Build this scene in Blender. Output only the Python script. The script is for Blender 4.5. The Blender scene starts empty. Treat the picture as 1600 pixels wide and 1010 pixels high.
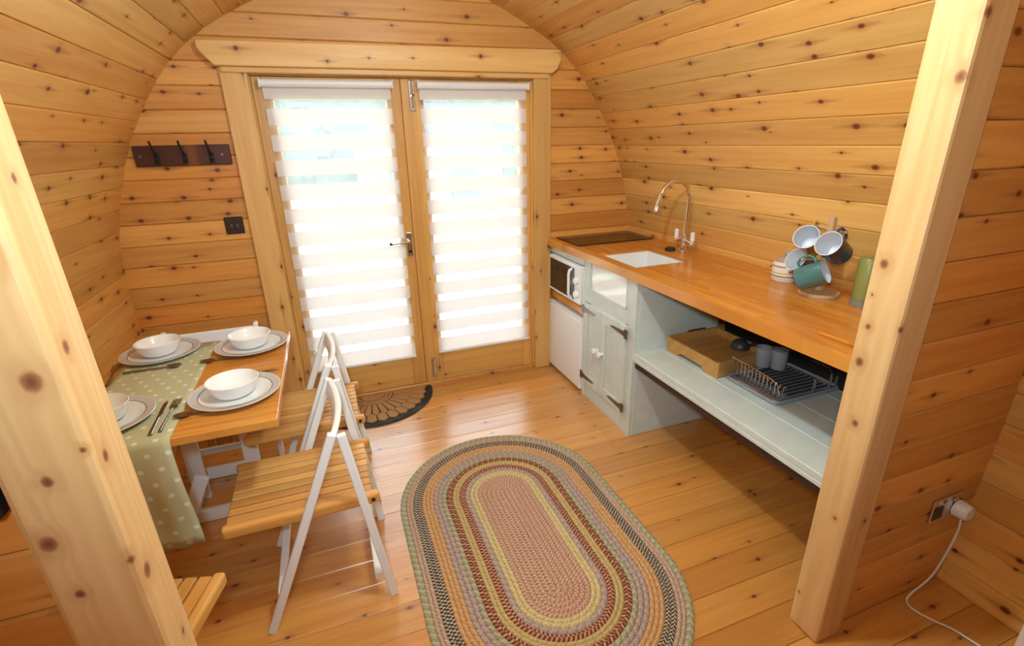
import bpy, bmesh, math, random
from mathutils import Matrix, Vector
random.seed(7)
SC = bpy.context.scene
COL = SC.collection
PI = math.pi

# ------------------------------------------------------------------ camera, world, lights, exposure
YAW, PITCH, ROLL = .3498, .3515, .0238
cy_, sy_, cp_, sp_ = math.cos(YAW), math.sin(YAW), math.cos(PITCH), math.sin(PITCH)
F_ = Vector((sy_*cp_, cy_*cp_, -sp_)); R_ = Vector((cy_, -sy_, 0)); D_ = F_.cross(R_)
R2 = R_*math.cos(ROLL)+D_*math.sin(ROLL); D2 = D_*math.cos(ROLL)-R_*math.sin(ROLL)
CAM = Vector((-.4173, -2.9283, 1.4922))
cd = bpy.data.cameras.new('camera'); cam = bpy.data.objects.new('camera', cd); COL.objects.link(cam)
U_ = -D2; B_ = -F_
cam.matrix_world = Matrix(((R2.x, U_.x, B_.x, CAM.x), (R2.y, U_.y, B_.y, CAM.y), (R2.z, U_.z, B_.z, CAM.z), (0, 0, 0, 1)))
cd.sensor_fit = 'HORIZONTAL'; cd.sensor_width = 36; cd.lens = 775.957/1600*36; cd.clip_start = .02
SC.camera = cam

W = bpy.data.worlds.new('overcast_sky'); SC.world = W; W.use_nodes = True
wn = W.node_tree; bg = wn.nodes['Background']
bg.inputs['Color'].default_value = (.72, .89, 1, 1); bg.inputs['Strength'].default_value = 14.0

def lamp(name, kind, loc, energy, color, size, target=None, size_y=None):
    l = bpy.data.lights.new(name, kind); l.energy = energy; l.color = color
    if kind == 'AREA':
        l.size = size
        if size_y: l.shape = 'RECTANGLE'; l.size_y = size_y
    else: l.shadow_soft_size = size
    o = bpy.data.objects.new(name, l); COL.objects.link(o); o.location = loc
    if target: o.rotation_euler = (Vector(target)-Vector(loc)).to_track_quat('-Z', 'Y').to_euler()
    return o
lamp('ceiling_lamp', 'POINT', (.06, -1.95, 2.14), 46, (.69, .89, 1.0), .045)
fl = lamp('camera_flash', 'SPOT', (-.50, -2.96, 1.62), 78, (.72, .90, 1.0), .05, (.46, -.6, 1.36))
fl.data.spot_size = math.radians(130); fl.data.spot_blend = 1.0

SC.view_settings.view_transform = 'Standard'; SC.view_settings.look = 'None'
SC.view_settings.gamma = 1; SC.view_settings.use_curve_mapping = False
SC.view_settings.exposure = .12

# ------------------------------------------------------------------ helpers: tags, meshes
def tag(o, label=None, cat=None, group=None, kind=None):
    if label: o['label'] = label
    if cat: o['category'] = cat
    if group: o['group'] = group
    if kind: o['kind'] = kind
    return o

def thing(name, label, cat, loc=(0, 0, 0), rz=0, group=None, kind=None, parent=None, mtx=None):
    o = bpy.data.objects.new(name, None); COL.objects.link(o); o.empty_display_size = .05
    if mtx is not None: o.matrix_basis = mtx
    else: o.location = loc; o.rotation_euler = (0, 0, rz)
    return tag(o, label, cat, group, kind)

def link(name, me, mat=None, parent=None, mtx=None):
    o = bpy.data.objects.new(name, me); COL.objects.link(o)
    if mat and len(me.materials) == 0: me.materials.append(mat)
    if parent: o.parent = parent
    if mtx is not None: o.matrix_basis = mtx
    return o

def dup(root, loc=None, rz=None, label=None, group=None):
    def rec(o, p):
        c = o.copy(); COL.objects.link(c)
        if p: c.parent = p
        for ch in list(o.children):
            rec(ch, c)
        return c
    r = rec(root, None)
    if loc is not None: r.location = loc
    if rz is not None: r.rotation_euler = (0, 0, rz)
    if label: r['label'] = label
    if group: r['group'] = group
    return r

def frame(o, x, y):
    """matrix with local x along x, y along y, z = x cross y"""
    x = Vector(x).normalized(); y = Vector(y); y = (y-x*y.dot(x)).normalized(); z = x.cross(y); o = Vector(o)
    return Matrix(((x.x, y.x, z.x, o.x), (x.y, y.y, z.y, o.y), (x.z, y.z, z.z, o.z), (0, 0, 0, 1)))

class MB:
    def __init__(s): s.v = []; s.f = []
    def add(s, vs, fs):
        n = len(s.v); s.v += [tuple(v) for v in vs]; s.f += [tuple(i+n for i in f) for f in fs]; return s
    def box(s, x0, x1, y0, y1, z0, z1):
        x0, x1 = min(x0, x1), max(x0, x1); y0, y1 = min(y0, y1), max(y0, y1); z0, z1 = min(z0, z1), max(z0, z1)
        return s.add([(x0, y0, z0), (x1, y0, z0), (x1, y1, z0), (x0, y1, z0), (x0, y0, z1), (x1, y0, z1), (x1, y1, z1), (x0, y1, z1)],
                     [(3, 2, 1, 0), (4, 5, 6, 7), (0, 1, 5, 4), (1, 2, 6, 5), (2, 3, 7, 6), (3, 0, 4, 7)])
    def prism(s, poly, a, b, ax='z'):
        """polygon (ccw) extruded from a to b along axis"""
        n = len(poly)
        def P(p, h): return {'z': (p[0], p[1], h), 'y': (p[0], h, p[1]), 'x': (h, p[0], p[1])}[ax]
        vs = [P(p, a) for p in poly]+[P(p, b) for p in poly]
        fs = [tuple(range(n))[::-1], tuple(range(n, 2*n))]+[(i, (i+1) % n, n+(i+1) % n, n+i) for i in range(n)]
        return s.add(vs, fs)
    def lathe(s, prof, n=32, c=(0, 0, 0), closed=False):
        """profile (r,z) around z"""
        m = len(prof); vs = []; fs = []
        for i in range(n):
            a = 2*PI*i/n
            for r, z in prof: vs.append((c[0]+r*math.cos(a), c[1]+r*math.sin(a), c[2]+z))
        for i in range(n):
            j = (i+1) % n
            for k in range(m-1 if not closed else m):
                l = (k+1) % m
                fs.append((i*m+k, j*m+k, j*m+l, i*m+l))
        return s.add(vs, fs)
    def tube(s, pts, r, n=8, caps=True):
        pts = [Vector(p) for p in pts]; m = len(pts); rs = r if isinstance(r, (list, tuple)) else [r]*m
        vs = []; fs = []; up = None
        for i, p in enumerate(pts):
            t = (pts[min(i+1, m-1)]-pts[max(i-1, 0)]).normalized()
            if up is None:
                up = Vector((0, 0, 1)) if abs(t.z) < .9 else Vector((1, 0, 0))
            up = (up-t*up.dot(t)).normalized(); w = t.cross(up)
            for k in range(n):
                a = 2*PI*k/n; vs.append(p+up*math.cos(a)*rs[i]+w*math.sin(a)*rs[i])
        for i in range(m-1):
            for k in range(n):
                l = (k+1) % n; fs.append((i*n+k, i*n+l, (i+1)*n+l, (i+1)*n+k))
        if caps: fs.append(tuple(range(n))[::-1]); fs.append(tuple(range((m-1)*n, m*n)))
        return s.add(vs, fs)
    def xf(s, M):
        s.v = [tuple(M @ Vector(v)) for v in s.v]; return s
    def mesh(s, name, bevel=0, seg=1, smooth=None, weld=0):
        me = bpy.data.meshes.new(name); me.from_pydata(s.v, [], s.f)
        bm = bmesh.new(); bm.from_mesh(me)
        if weld: bmesh.ops.remove_doubles(bm, verts=bm.verts, dist=weld)
        bmesh.ops.recalc_face_normals(bm, faces=bm.faces)
        if bevel:
            es = [e for e in bm.edges if len(e.link_faces) == 2 and e.calc_face_angle(0) > .6]
            bmesh.ops.bevel(bm, geom=es, offset=bevel, segments=seg, profile=.5, affect='EDGES', clamp_overlap=True)
        bm.to_mesh(me); bm.free()
        if smooth is not None:
            me.shade_smooth(); me.set_sharp_from_angle(angle=math.radians(smooth))
        return me
    def build(s, name, mat, parent=None, bevel=0, seg=1, smooth=None, mtx=None, weld=0):
        return link(name, s.mesh(name, bevel, seg, smooth, weld), mat, parent, mtx)

_cache = {}
def stick(name, p0, p1, w, h, mat, parent=None, up=(0, 0, 1), bevel=.002, seg=1):
    """bar from p0 to p1, w wide (local y), h thick along 'up' (local z); grain follows its length"""
    p0 = Vector(p0); p1 = Vector(p1); d = p1-p0; L = d.length
    key = (name, round(L, 4), round(w, 4), round(h, 4), bevel, mat.name)
    if key not in _cache:
        _cache[key] = MB().box(0, L, -w/2, w/2, -h/2, h/2).mesh(name, bevel, seg)
    y = Vector(up).cross(d)
    return link(name, _cache[key], mat, parent, frame(p0, d, y))

def plank_mesh(L, w, th=.02, ch=.0045):
    key = ('plank', round(L, 3), round(w, 3), th, ch)
    if key not in _cache:
        g = .0006
        poly = [(-w/2+g, -th), (w/2-g, -th), (w/2-g, -ch), (w/2-ch-g, 0), (-w/2+ch+g, 0), (-w/2+g, -ch)]
        _cache[key] = MB().prism(poly, 0, L, 'x').mesh('plank')
    return _cache[key]

# ------------------------------------------------------------------ materials
class NT:
    def __init__(s, name):
        s.m = bpy.data.materials.new(name); s.m.use_nodes = True; s.t = s.m.node_tree; s.b = s.t.nodes['Principled BSDF']; s.out = s.t.nodes['Material Output']
    def n(s, typ, props=None, **inp):
        nd = s.t.nodes.new(typ)
        for k, v in (props or {}).items(): setattr(nd, k, v)
        for k, v in inp.items():
            key = int(k[1:]) if k[0] == 'i' and k[1:].isdigit() else k.replace('_', ' ')
            s.put(nd.inputs[key], v)
        return nd
    def put(s, sock, v):
        if isinstance(v, bpy.types.NodeSocket): s.t.links.new(v, sock)
        else: sock.default_value = v
    def math(s, op, a, b=0.0, c=None):
        nd = s.n('ShaderNodeMath', {'operation': op}, i0=a, i1=b)
        if c is not None: s.put(nd.inputs[2], c)
        return nd.outputs[0]
    def vec(s, op, a, b=(0, 0, 0)):
        nd = s.n('ShaderNodeVectorMath', {'operation': op}, i0=a, i1=b)
        return nd.outputs['Value'] if op in ('LENGTH', 'DOT_PRODUCT', 'DISTANCE') else nd.outputs[0]
    def mr(s, v, a, b, c=0.0, d=1.0, smooth=True):
        nd = s.n('ShaderNodeMapRange', {'interpolation_type': 'SMOOTHSTEP' if smooth else 'LINEAR'}, i0=v, i1=a, i2=b, i3=c, i4=d)
        return nd.outputs[0]
    def mix(s, f, a, b, blend='MIX'):
        nd = s.t.nodes.new('ShaderNodeMix'); nd.data_type = 'RGBA'; nd.blend_type = blend
        s.put(nd.inputs[0], f); s.put(nd.inputs[6], c4(a)); s.put(nd.inputs[7], c4(b)); return nd.outputs[2]
    def noise(s, vec, scale=1, detail=2, rough=.5, dim='3D'):
        return s.n('ShaderNodeTexNoise', {'noise_dimensions': dim}, Vector=vec, Scale=scale, Detail=detail, Roughness=rough).outputs[0]
    def comb(s, x, y, z=0.0): return s.n('ShaderNodeCombineXYZ', None, i0=x, i1=y, i2=z).outputs[0]
    def sep(s, v): return s.n('ShaderNodeSeparateXYZ', None, i0=v).outputs
    def obj(s): return s.n('ShaderNodeTexCoord').outputs['Object']
    def rnd(s): return s.n('ShaderNodeObjectInfo').outputs['Random']
    def bump(s, h, strength=.2, dist=.002):
        nd = s.n('ShaderNodeBump', None, Strength=strength, Distance=dist, Height=h); s.t.links.new(nd.outputs[0], s.b.inputs['Normal'])
def c4(c):
    if isinstance(c, bpy.types.NodeSocket): return c
    return (c[0], c[1], c[2], 1) if len(c) == 3 else c
def lin(r, g, b):
    f = lambda u: (u/255/12.92) if u/255 <= .04045 else ((u/255+.055)/1.055)**2.4
    return (f(r), f(g), f(b))

def plain(name, col, rough=.5, metal=0, spec=.5, bump=0, bscale=200, coat=0, mottled=0):
    k = NT(name); b = k.b
    b.inputs['Base Color'].default_value = c4(col); b.inputs['Roughness'].default_value = rough; b.inputs['Metallic'].default_value = metal
    b.inputs['Specular IOR Level'].default_value = spec; b.inputs['Coat Weight'].default_value = coat
    if mottled:
        f = k.noise(k.obj(), 14, 3)
        k.put(b.inputs['Base Color'], k.mix(k.mr(f, .35, .65), c4(col), c4([c*(1-mottled) for c in col])))
    if bump: k.bump(k.noise(k.obj(), bscale, 2), bump, .001)
    return k.m

def pine(name, light, dark, kx=.20, ky=.11, thr=.3, rough=.42, spec=.4, kmin=.0035, kmax=.0105, tone=.35, red=(.90, .66, .42), fold=.0, ring=.5, knots=(), kdark=(.105, .020, .005, 1), kcore=(.22, .055, .014, 1)):
    k = NT(name); b = k.b
    r = k.rnd(); P = k.obj(); x, y, z = k.sep(P)
    yy = k.math('ADD', y, k.math('MULTIPLY', z, fold)) if fold else y
    px = k.math('ADD', x, k.math('MULTIPLY', r, 37.3)); py = k.math('ADD', yy, k.math('MULTIPLY', r, 11.7))
    vx = k.math('DIVIDE', px, kx); vy = k.math('DIVIDE', py, ky); V = k.comb(vx, vy)
    vo = k.n('ShaderNodeTexVoronoi', {'voronoi_dimensions': '2D', 'feature': 'F1'}, Vector=V, Scale=1.0, Randomness=.9)
    d0 = k.vec('MULTIPLY', k.vec('SUBTRACT', V, vo.outputs['Position']), (kx, ky, 0))
    wob = k.math('MULTIPLY', k.math('SUBTRACT', k.noise(k.comb(px, py), 140, 1), .5), .003)
    d = k.math('ADD', k.vec('LENGTH', k.vec('MULTIPLY', d0, (.72, 1, 0))), wob)
    cr, cg, cb = k.n('ShaderNodeSeparateColor', None, i0=vo.outputs['Color']).outputs
    rad = k.math('MULTIPLY', k.mr(cr, 0, 1, kmin, kmax, False), k.math('GREATER_THAN', cg, thr))
    rad = k.math('MAXIMUM', rad, .0001)
    q = k.math('ADD', k.math('DIVIDE', d, rad), k.math('MULTIPLY', k.math('LESS_THAN', rad, .0005), 500.0))
    for (ax_, ay_, az_, ar_) in knots:          # knots seen on this very timber
        dd = k.vec('LENGTH', k.vec('MULTIPLY', k.vec('SUBTRACT', P, (ax_, ay_, az_)), (.8, 1, 1)))
        q = k.math('MINIMUM', q, k.math('DIVIDE', k.math('ADD', dd, wob), ar_*.85))
    knot = k.mr(q, .6, 1.15, 1, 0); core = k.mr(q, .1, .8, 0, 1)
    halo = k.mr(q, .9, 3.2, 1, 0)
    q2 = k.math('DIVIDE', k.vec('LENGTH', k.vec('MULTIPLY', d0, (.14, 1.5, 0))), rad)
    streak = k.mr(q2, .3, 1.6, 1, 0)
    gy = k.math('ADD', py, k.math('MULTIPLY', halo, .010))
    n0 = k.noise(k.comb(k.math('MULTIPLY', px, .55), k.math('MULTIPLY', gy, 9.0), 3.0), 1, 2)
    rings = k.math('ADD', k.math('MULTIPLY', k.math('SINE', k.math('MULTIPLY', n0, 62)), .5), .5)
    n1 = k.noise(k.comb(k.math('MULTIPLY', px, 1.2), k.math('MULTIPLY', gy, 26), 9.0), 1, 3, .6)
    fib = k.noise(k.comb(k.math('MULTIPLY', px, 9), k.math('MULTIPLY', gy, 420), 1.0), 1, 2)
    g = k.math('ADD', k.math('MULTIPLY', rings, .34*ring), k.math('MULTIPLY', k.mr(n1, .3, .72, 0, 1), .55))
    g = k.math('ADD', g, k.math('MULTIPLY', k.math('SUBTRACT', fib, .5), .25))
    col = k.mix(k.mr(g, 0, 1, 0, 1, False), light, dark)
    rr = k.math('FRACT', k.math('MULTIPLY', r, 53.7))
    col = k.mix(k.math('MULTIPLY', k.math('POWER', rr, 1.6), tone), col, k.mix(1.0, col, red, 'MULTIPLY'))
    lum = k.mr(k.math('FRACT', k.math('MULTIPLY', r, 91.3)), 0, 1, .80, 1.10, False)
    col = k.mix(1.0, col, k.comb(lum, lum, lum), 'MULTIPLY')
    col = k.mix(k.math('MULTIPLY', halo, .28), col, (.42, .16, .045, 1))
    col = k.mix(k.math('MULTIPLY', streak, .42), col, (.30, .10, .03, 1))
    kc = k.mix(core, kdark, kcore)
    col = k.mix(k.math('MULTIPLY', knot, .93), col, kc)
    k.put(b.inputs['Base Color'], col)
    k.put(b.inputs['Roughness'], k.mr(g, 0, 1, rough-.04, rough+.08, False)); b.inputs['Specular IOR Level'].default_value = spec
    k.bump(k.math('SUBTRACT', fib, k.math('MULTIPLY', g, .6)), .10, .001)
    return k.m

def block(name, c1, c2, c3, L=.32, H=.042, rough=.3):
    """glued staves (worktop, table top): flush, so colour only"""
    k = NT(name); b = k.b; P = k.obj()
    br = k.n('ShaderNodeTexBrick', {'offset': .37, 'offset_frequency': 2, 'squash': 1.0}, Vector=P, Color1=c4((0, 0, 0)), Color2=c4((1, 1, 1)), Mortar=c4((.5, .5, .5)), Scale=1.0)
    br.inputs['Mortar Size'].default_value = 0; br.inputs['Bias'].default_value = 0; br.inputs['Brick Width'].default_value = L; br.inputs['Row Height'].default_value = H
    t = k.sep(br.outputs['Color'])[0]
    x, y, z = k.sep(P)
    g = k.noise(k.comb(k.math('MULTIPLY', x, 3), k.math('MULTIPLY', y, 60), k.math('MULTIPLY', t, 40)), 1, 3, .6)
    col = k.mix(t, c1, c2)
    col = k.mix(k.math('MULTIPLY', k.mr(g, .4, .75), .65), col, c3)
    k.put(b.inputs['Base Color'], col); b.inputs['Roughness'].default_value = rough; b.inputs['Specular IOR Level'].default_value = .45
    k.bump(g, .05, .001)
    return k.m

WALLP = pine('pine_boarding', (.84, .525, .17), (.70, .36, .085), tone=.7, kmin=.004, kmax=.0125, thr=.24)
FRONTP = pine('pine_front_boarding', (.81, .42, .112), (.65, .27, .052), tone=.75, kmin=.004, kmax=.0125, thr=.24)
FLOORP = pine('pine_floorboards', (.74, .37, .09), (.56, .225, .042), kx=.26, rough=.34, spec=.8, tone=.45)
FLOORP.node_tree.nodes['Principled BSDF'].inputs['Coat Weight'].default_value = .8
FLOORP.node_tree.nodes['Principled BSDF'].inputs['Coat Roughness'].default_value = .22
KN_R = [(1.193, .021, .052, .013), (1.031, .023, .052, .009), (.933, .023, .052, .014), (.765, -.004, .052, .011), (.459, -.014, .052, .008), (1.113, .031, .052, .005), (.128, .035, .052, .006),
        (1.707, -.05, .042, .012), (1.046, -.05, .048, .009), (.455, -.05, -.018, .008), (1.594, -.037, .052, .014)]
KN_L = [(1.229, -.05, -.022, .015), (1.089, -.05, .003, .009), (.995, -.05, .029, .013), (.901, -.05, .020, .008), (1.384, -.05, -.026, .014), (1.258, -.019, -.052, .010), (1.125, -.05, -.045, .005),
        (1.096, -.022, -.052, .010), (.893, -.026, -.052, .014), (.935, -.05, -.052, .009), (.72, .012, -.052, .007), (1.464, .005, -.052, .007)]
PK = dict(kx=.24, ky=.13, thr=2, tone=.0, fold=.9, rough=.5, ring=1, kdark=(.17, .05, .018, 1), kcore=(.34, .13, .05, 1))
POSTR = pine('planed_pine_post', (.78, .53, .255), (.66, .38, .145), knots=KN_R, **PK)
POSTL = pine('planed_pine_post', (.78, .53, .255), (.66, .38, .145), knots=KN_L, **PK)
DOORP = pine('varnished_door_pine', (.82, .465, .135), (.66, .31, .068), kx=.26, ky=.12, thr=.45, tone=.3, fold=.7)
CASEP = pine('pale_casing_pine', (.83, .52, .19), (.69, .365, .10), kx=.24, ky=.10, thr=.35, tone=.2, fold=.7)
SEATP = pine('oiled_seat_slats', (.74, .43, .13), (.52, .245, .058), kx=.9, ky=.2, thr=.9, tone=.6, fold=.8)
TRAYP = pine('bamboo_tray_wood', (.62, .34, .10), (.45, .21, .05), kx=.9, ky=.2, thr=.9, tone=.2, fold=.8)
DARKW = pine('stained_rack_wood', (.10, .028, .012), (.05, .013, .007), kx=.3, ky=.12, thr=.6, tone=.1, rough=.35)
BACK = plain('dark_brown_lining', (.22, .09, .025), .8)  # dark brown backing behind the planks
TOPB = block('oiled_worktop_staves', (.72, .315, .055), (.58, .215, .033), (.40, .125, .016), .34, .04, .22)
TABB = block('oiled_table_staves', (.70, .315, .062), (.56, .22, .038), (.40, .14, .022), .40, .07, .25)
WHITE = plain('white_paint', (.88, .90, .92), .4)
CERAM = plain('white_glazed_ceramic', (.90, .91, .92), .12, coat=.3)
APPL = plain('white_enamel', (.90, .92, .95), .25)
PLAST = plain('white_plastic', (.84, .83, .82), .35)
SAGE = plain('sage_green_paint', lin(210, 219, 213), .45, mottled=.06)
CHROME = plain('polished_chrome', (.80, .80, .82), .08, 1)
PEWTER = plain('pewter_hinge', (.22, .18, .14), .35, 1)
STEEL = plain('brushed_steel', (.62, .60, .58), .22, 1)
CUTL = plain('cutlery_steel', (.30, .26, .24), .22, 1)
IRON = plain('black_iron', (.012, .012, .012), .4)
RUBBER = plain('black_rubber', (.02, .02, .022), .55)
GLASSBLK = plain('black_ceramic_glass', (.020, .012, .009), .10, spec=.6)
BLACKPL = plain('black_plastic', (.015, .015, .016), .3)
GREYPL = plain('grey_plastic', (.34, .35, .38), .4)
DARKPL = plain('dark_grey_nylon', (.035, .042, .048), .4)
BROWNPL = plain('antique_brown_plate', (.035, .016, .010), .35)
COIR = plain('coir_fibre', (.42, .22, .085), .9, bump=.8, bscale=420)

def glass_mat():
    k = NT('clear_pane_glass'); t = k.t
    tr = k.n('ShaderNodeBsdfTransparent'); gl = k.n('ShaderNodeBsdfGlossy', None, Roughness=.02)
    fr = k.n('ShaderNodeFresnel', None, IOR=1.45)
    mx = k.n('ShaderNodeMixShader', None, i0=fr.outputs[0], i1=tr.outputs[0], i2=gl.outputs[0])
    t.links.new(mx.outputs[0], k.out.inputs[0]); return k.m
GLASS = glass_mat()
def fabric(name, col, transp, transl):
    k = NT(name)
    di = k.n('ShaderNodeBsdfDiffuse', None, Color=c4(col)); tl = k.n('ShaderNodeBsdfTranslucent', None, Color=c4(col)); tr = k.n('ShaderNodeBsdfTransparent')
    m1 = k.n('ShaderNodeMixShader', None, i0=transl, i1=di.outputs[0], i2=tl.outputs[0])
    m2 = k.n('ShaderNodeMixShader', None, i0=transp, i1=m1.outputs[0], i2=tr.outputs[0])
    k.t.links.new(m2.outputs[0], k.out.inputs[0]); return k.m
BANDF = fabric('white_blind_weave', (.93, .885, .86), .0, .39)
SHEERF = fabric('white_blind_sheer', (.90, .90, .90), .80, .5)

# ------------------------------------------------------------------ pod profile
CX = .06
PROF = [(1.375, 0), (1.405, .15), (1.432, .35), (1.452, .6), (1.457, .8), (1.447, .98), (1.42, 1.13), (1.385, 1.26), (1.335, 1.40), (1.275, 1.535), (1.205, 1.655), (1.13, 1.77), (1.04, 1.877), (.945, 1.962), (.85, 2.03), (.71, 2.105), (.57, 2.17), (.42, 2.235), (.26, 2.30), (.12, 2.35), (0, 2.38)]
def hw(z):
    if z <= 0: return PROF[0][0]
    for (w0, z0), (w1, z1) in zip(PROF, PROF[1:]):
        if z0 <= z <= z1: return w0+(w1-w0)*(z-z0)/(z1-z0)
    return 0
def arc_nodes(pitch, first):
    pts = [Vector(p) for p in PROF]; cum = [0]
    for a, b in zip(pts, pts[1:]): cum.append(cum[-1]+(b-a).length)
    out = [pts[0]]; s = first
    while s < cum[-1]-.03:
        for i in range(len(pts)-1):
            if cum[i] <= s <= cum[i+1]:
                out.append(pts[i]+(pts[i+1]-pts[i])*((s-cum[i])/(cum[i+1]-cum[i]))); break
        s += pitch
    out.append(pts[-1]); return out
YB = -4.4      # back end of the pod
TH = .02

def struct(name, label, cat, mb=None, mat=BACK, **kw):
    if mb is None: o = thing(name, label, cat, kind='structure')
    else: o = mb.build(name, mat, None, **kw); tag(o, label, cat, None, 'structure')
    return o

def shell(z0, z1, sides):
    mb = MB(); out = .022
    for s in sides:
        pts = [p for p in PROF]
        for (w0, a), (w1, b) in zip(pts, pts[1:]):
            if a >= z0-1e-6 and b <= z1+1e-6:
                poly = [(CX+s*(w0+out), a), (CX+s*(w1+out), b+(out if w1 < 1 else 0)), (CX+s*(w1+out+.03), b+.03), (CX+s*(w0+out+.03), a+(.03 if w0 < 1 else 0))]
                mb.prism(poly if s < 0 else poly[::-1], .10, YB, 'y')
    return mb
wall_right = struct('wall_right', 'curved pine-boarded side wall behind the kitchen worktop', 'wall', shell(0, 1.962, [1]))
wall_left = struct('wall_left', 'curved pine-boarded side wall behind the laid table', 'wall', shell(0, 1.962, [-1]))
ceiling = struct('ceiling', 'arched pine-boarded ceiling over the whole room', 'ceiling', shell(1.962, 2.4, [-1, 1]))
YL = .005-YB
for s, root, first in ((1, wall_right, .083), (-1, wall_left, .056)):
    nd = arc_nodes(.107, first)
    for a, b in zip(nd, nd[1:]):
        A = Vector((CX+s*a.x, 0, a.y)); Bq = Vector((CX+s*b.x, 0, b.y)); t = Bq-A; mid = (A+Bq)/2
        x = (0, -1, 0) if s > 0 else (0, 1, 0)
        o0 = Vector((mid.x, .005 if s > 0 else YB, mid.z))
        par = root if mid.z < 1.975 else ceiling
        link('plank', plank_mesh(YL, round(t.length+.001, 3)), WALLP, par, frame(o0, x, t))

# floor
floor = struct('floor', 'pine floorboards running across the room, glossy near the doors', 'floor', MB().box(-1.45, 1.57, YB, .12, -.06, -.021))
y = .06
while y > YB:
    xl = -1.36
    link('plank', plank_mesh(2.85, .118, .02, .0014), FLOORP, floor, frame((xl, y-.059, 0), (1, 0, 0), (0, 1, 0)))
    y -= .118

# front wall with door opening
DX0, DX1, DZ = -.70, .835, 1.845
wall_front = struct('wall_front', 'pine-boarded end wall around the glazed double doors', 'wall',
    MB().box(-1.5, DX0, .024, .07, 0, 2.42).box(DX1, 1.6, .024, .07, 0, 2.42).box(DX0, DX1, .024, .07, DZ, 2.42))
z = -.006; pt = .1045
while z < 2.36:
    zm = z+pt/2; w = min(hw(max(z, 0)), hw(min(z+pt, 2.379))) if z > .8 else max(hw(z), hw(z+pt))
    w = max(hw(z), hw(min(z+pt, 2.379)))+.02
    segs = [(CX-w, CX+w)] if zm > 1.86 else [(CX-w, DX0), (DX1, CX+w)]
    for a, b in segs:
        if b-a > .03: link('plank', plank_mesh(b-a, pt), FRONTP, wall_front, frame((a, 0, zm), (1, 0, 0), (0, 0, 1)))
    z += pt

# partitions left and right of the camera opening, wall behind
PY = -2.185
for side, x0f, x1f, nm, lab in ((1, lambda w: .92, lambda w: CX+w, 'wall_partition_right', 'short pine-boarded partition at the right with a plugged-in socket'),
                                (-1, lambda w: CX-w, lambda w: -.84, 'wall_partition_left', 'short pine-boarded partition at the left edge with a black screen')):
    root = struct(nm, lab, 'wall', MB().box(*((.915, 1.52) if side > 0 else (-1.4, -.835)), -2.164, -2.13, 0, 1.9))
    z = .0; pt2 = .108
    while z < 1.95:
        w = hw(z+pt2/2)+.01; a, b = x0f(w), x1f(w)
        if b-a > .05: link('plank', plank_mesh(b-a, pt2), FRONTP, root, frame((a, PY, z+pt2/2), (1, 0, 0), (0, 0, 1)))
        z += pt2
wall_back = struct('wall_back', 'plain pine end wall behind the camera', 'wall', MB().box(-1.5, 1.6, YB-.05, YB, 0, 2.42), FRONTP)

# posts
def post(name, label, x0, x1, lean, mat):
    mb = MB().box(0, 2.42, -.05, .05, -(x1-x0)/2, (x1-x0)/2)
    return tag(mb.build(name, mat, None, .009, 2, mtx=frame(((x0+x1)/2, -2.162, 0), (lean, 0, 1), (0, 1, 0))), label, 'post', None, 'structure')
post('trim_1', 'stout pale pine post at the right beside the worktop end', .822, .93, .006, POSTR)
post('trim_2', 'stout pale pine post at the left in front of the table', -.842, -.735, -.012, POSTL)

# door casing
def trim(name, label, mb, mat=CASEP, mtx=None, bevel=.004):
    return tag(mb.build(name, mat, None, bevel, 1, mtx=mtx), label, 'trim', None, 'structure')
def vboard(x0, x1, z0, z1, y0, y1):
    return MB().box(0, z1-z0, -(x1-x0)/2, (x1-x0)/2, -(y1-y0)/2, (y1-y0)/2), frame(((x0+x1)/2, (y0+y1)/2, z0), (0, 0, 1), (1, 0, 0))
m, M_ = vboard(-.790, -.672, 0, 1.85, -.03, .0); trim('trim_3', 'wide upright casing board left of the double doors', m, CASEP, M_)
m, M_ = vboard(.808, .918, 0, 1.85, -.03, .0); trim('trim_4', 'upright casing board between the doors and the fridge', m, CASEP, M_)
# moulded header with rounded ends, two stepped boards
hp = [(-.80, 1.850), (.912, 1.850), (.945, 1.872), (.966, 1.915), (.966, 1.972), (-.858, 1.955), (-.86, 1.925), (-.845, 1.90), (-.82, 1.872)]
head = tag(MB().prism([(p[0], p[1]) for p in hp][::-1], -.06, 0, 'y').build('trim_5', CASEP, None, .006, 2), 'moulded header beam over the double doors with rounded ends', 'trim', None, 'structure')
stick('moulding', (-.78, -.022, 1.837), (.90, -.022, 1.837), .044, .028, CASEP, head, up=(0, 0, 1), bevel=.005)
m = MB().box(0, 1.49, -.03, .03, -.014, .014)
trim('trim_6', 'low timber threshold under the double doors', m, FLOORP, frame((-.677, .03, .006), (1, 0, 0), (0, 1, 0)))
# jamb lining
m, M_ = vboard(-.706, -.6645, 0, 1.818, .0, .10); trim('trim_7', 'inner jamb lining at the hinge side of the left door', m, DOORP, M_)
m, M_ = vboard(.7995, .841, 0, 1.818, .0, .10); trim('trim_8', 'inner jamb lining at the hinge side of the right door', m, DOORP, M_)

m = MB().box(0, DX1-DX0, -.05, .05, -.012, .012)
trim('trim_9', 'head lining above the double doors', m, DOORP, frame((DX0, .052, 1.829), (1, 0, 0), (0, 1, 0)))
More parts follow.
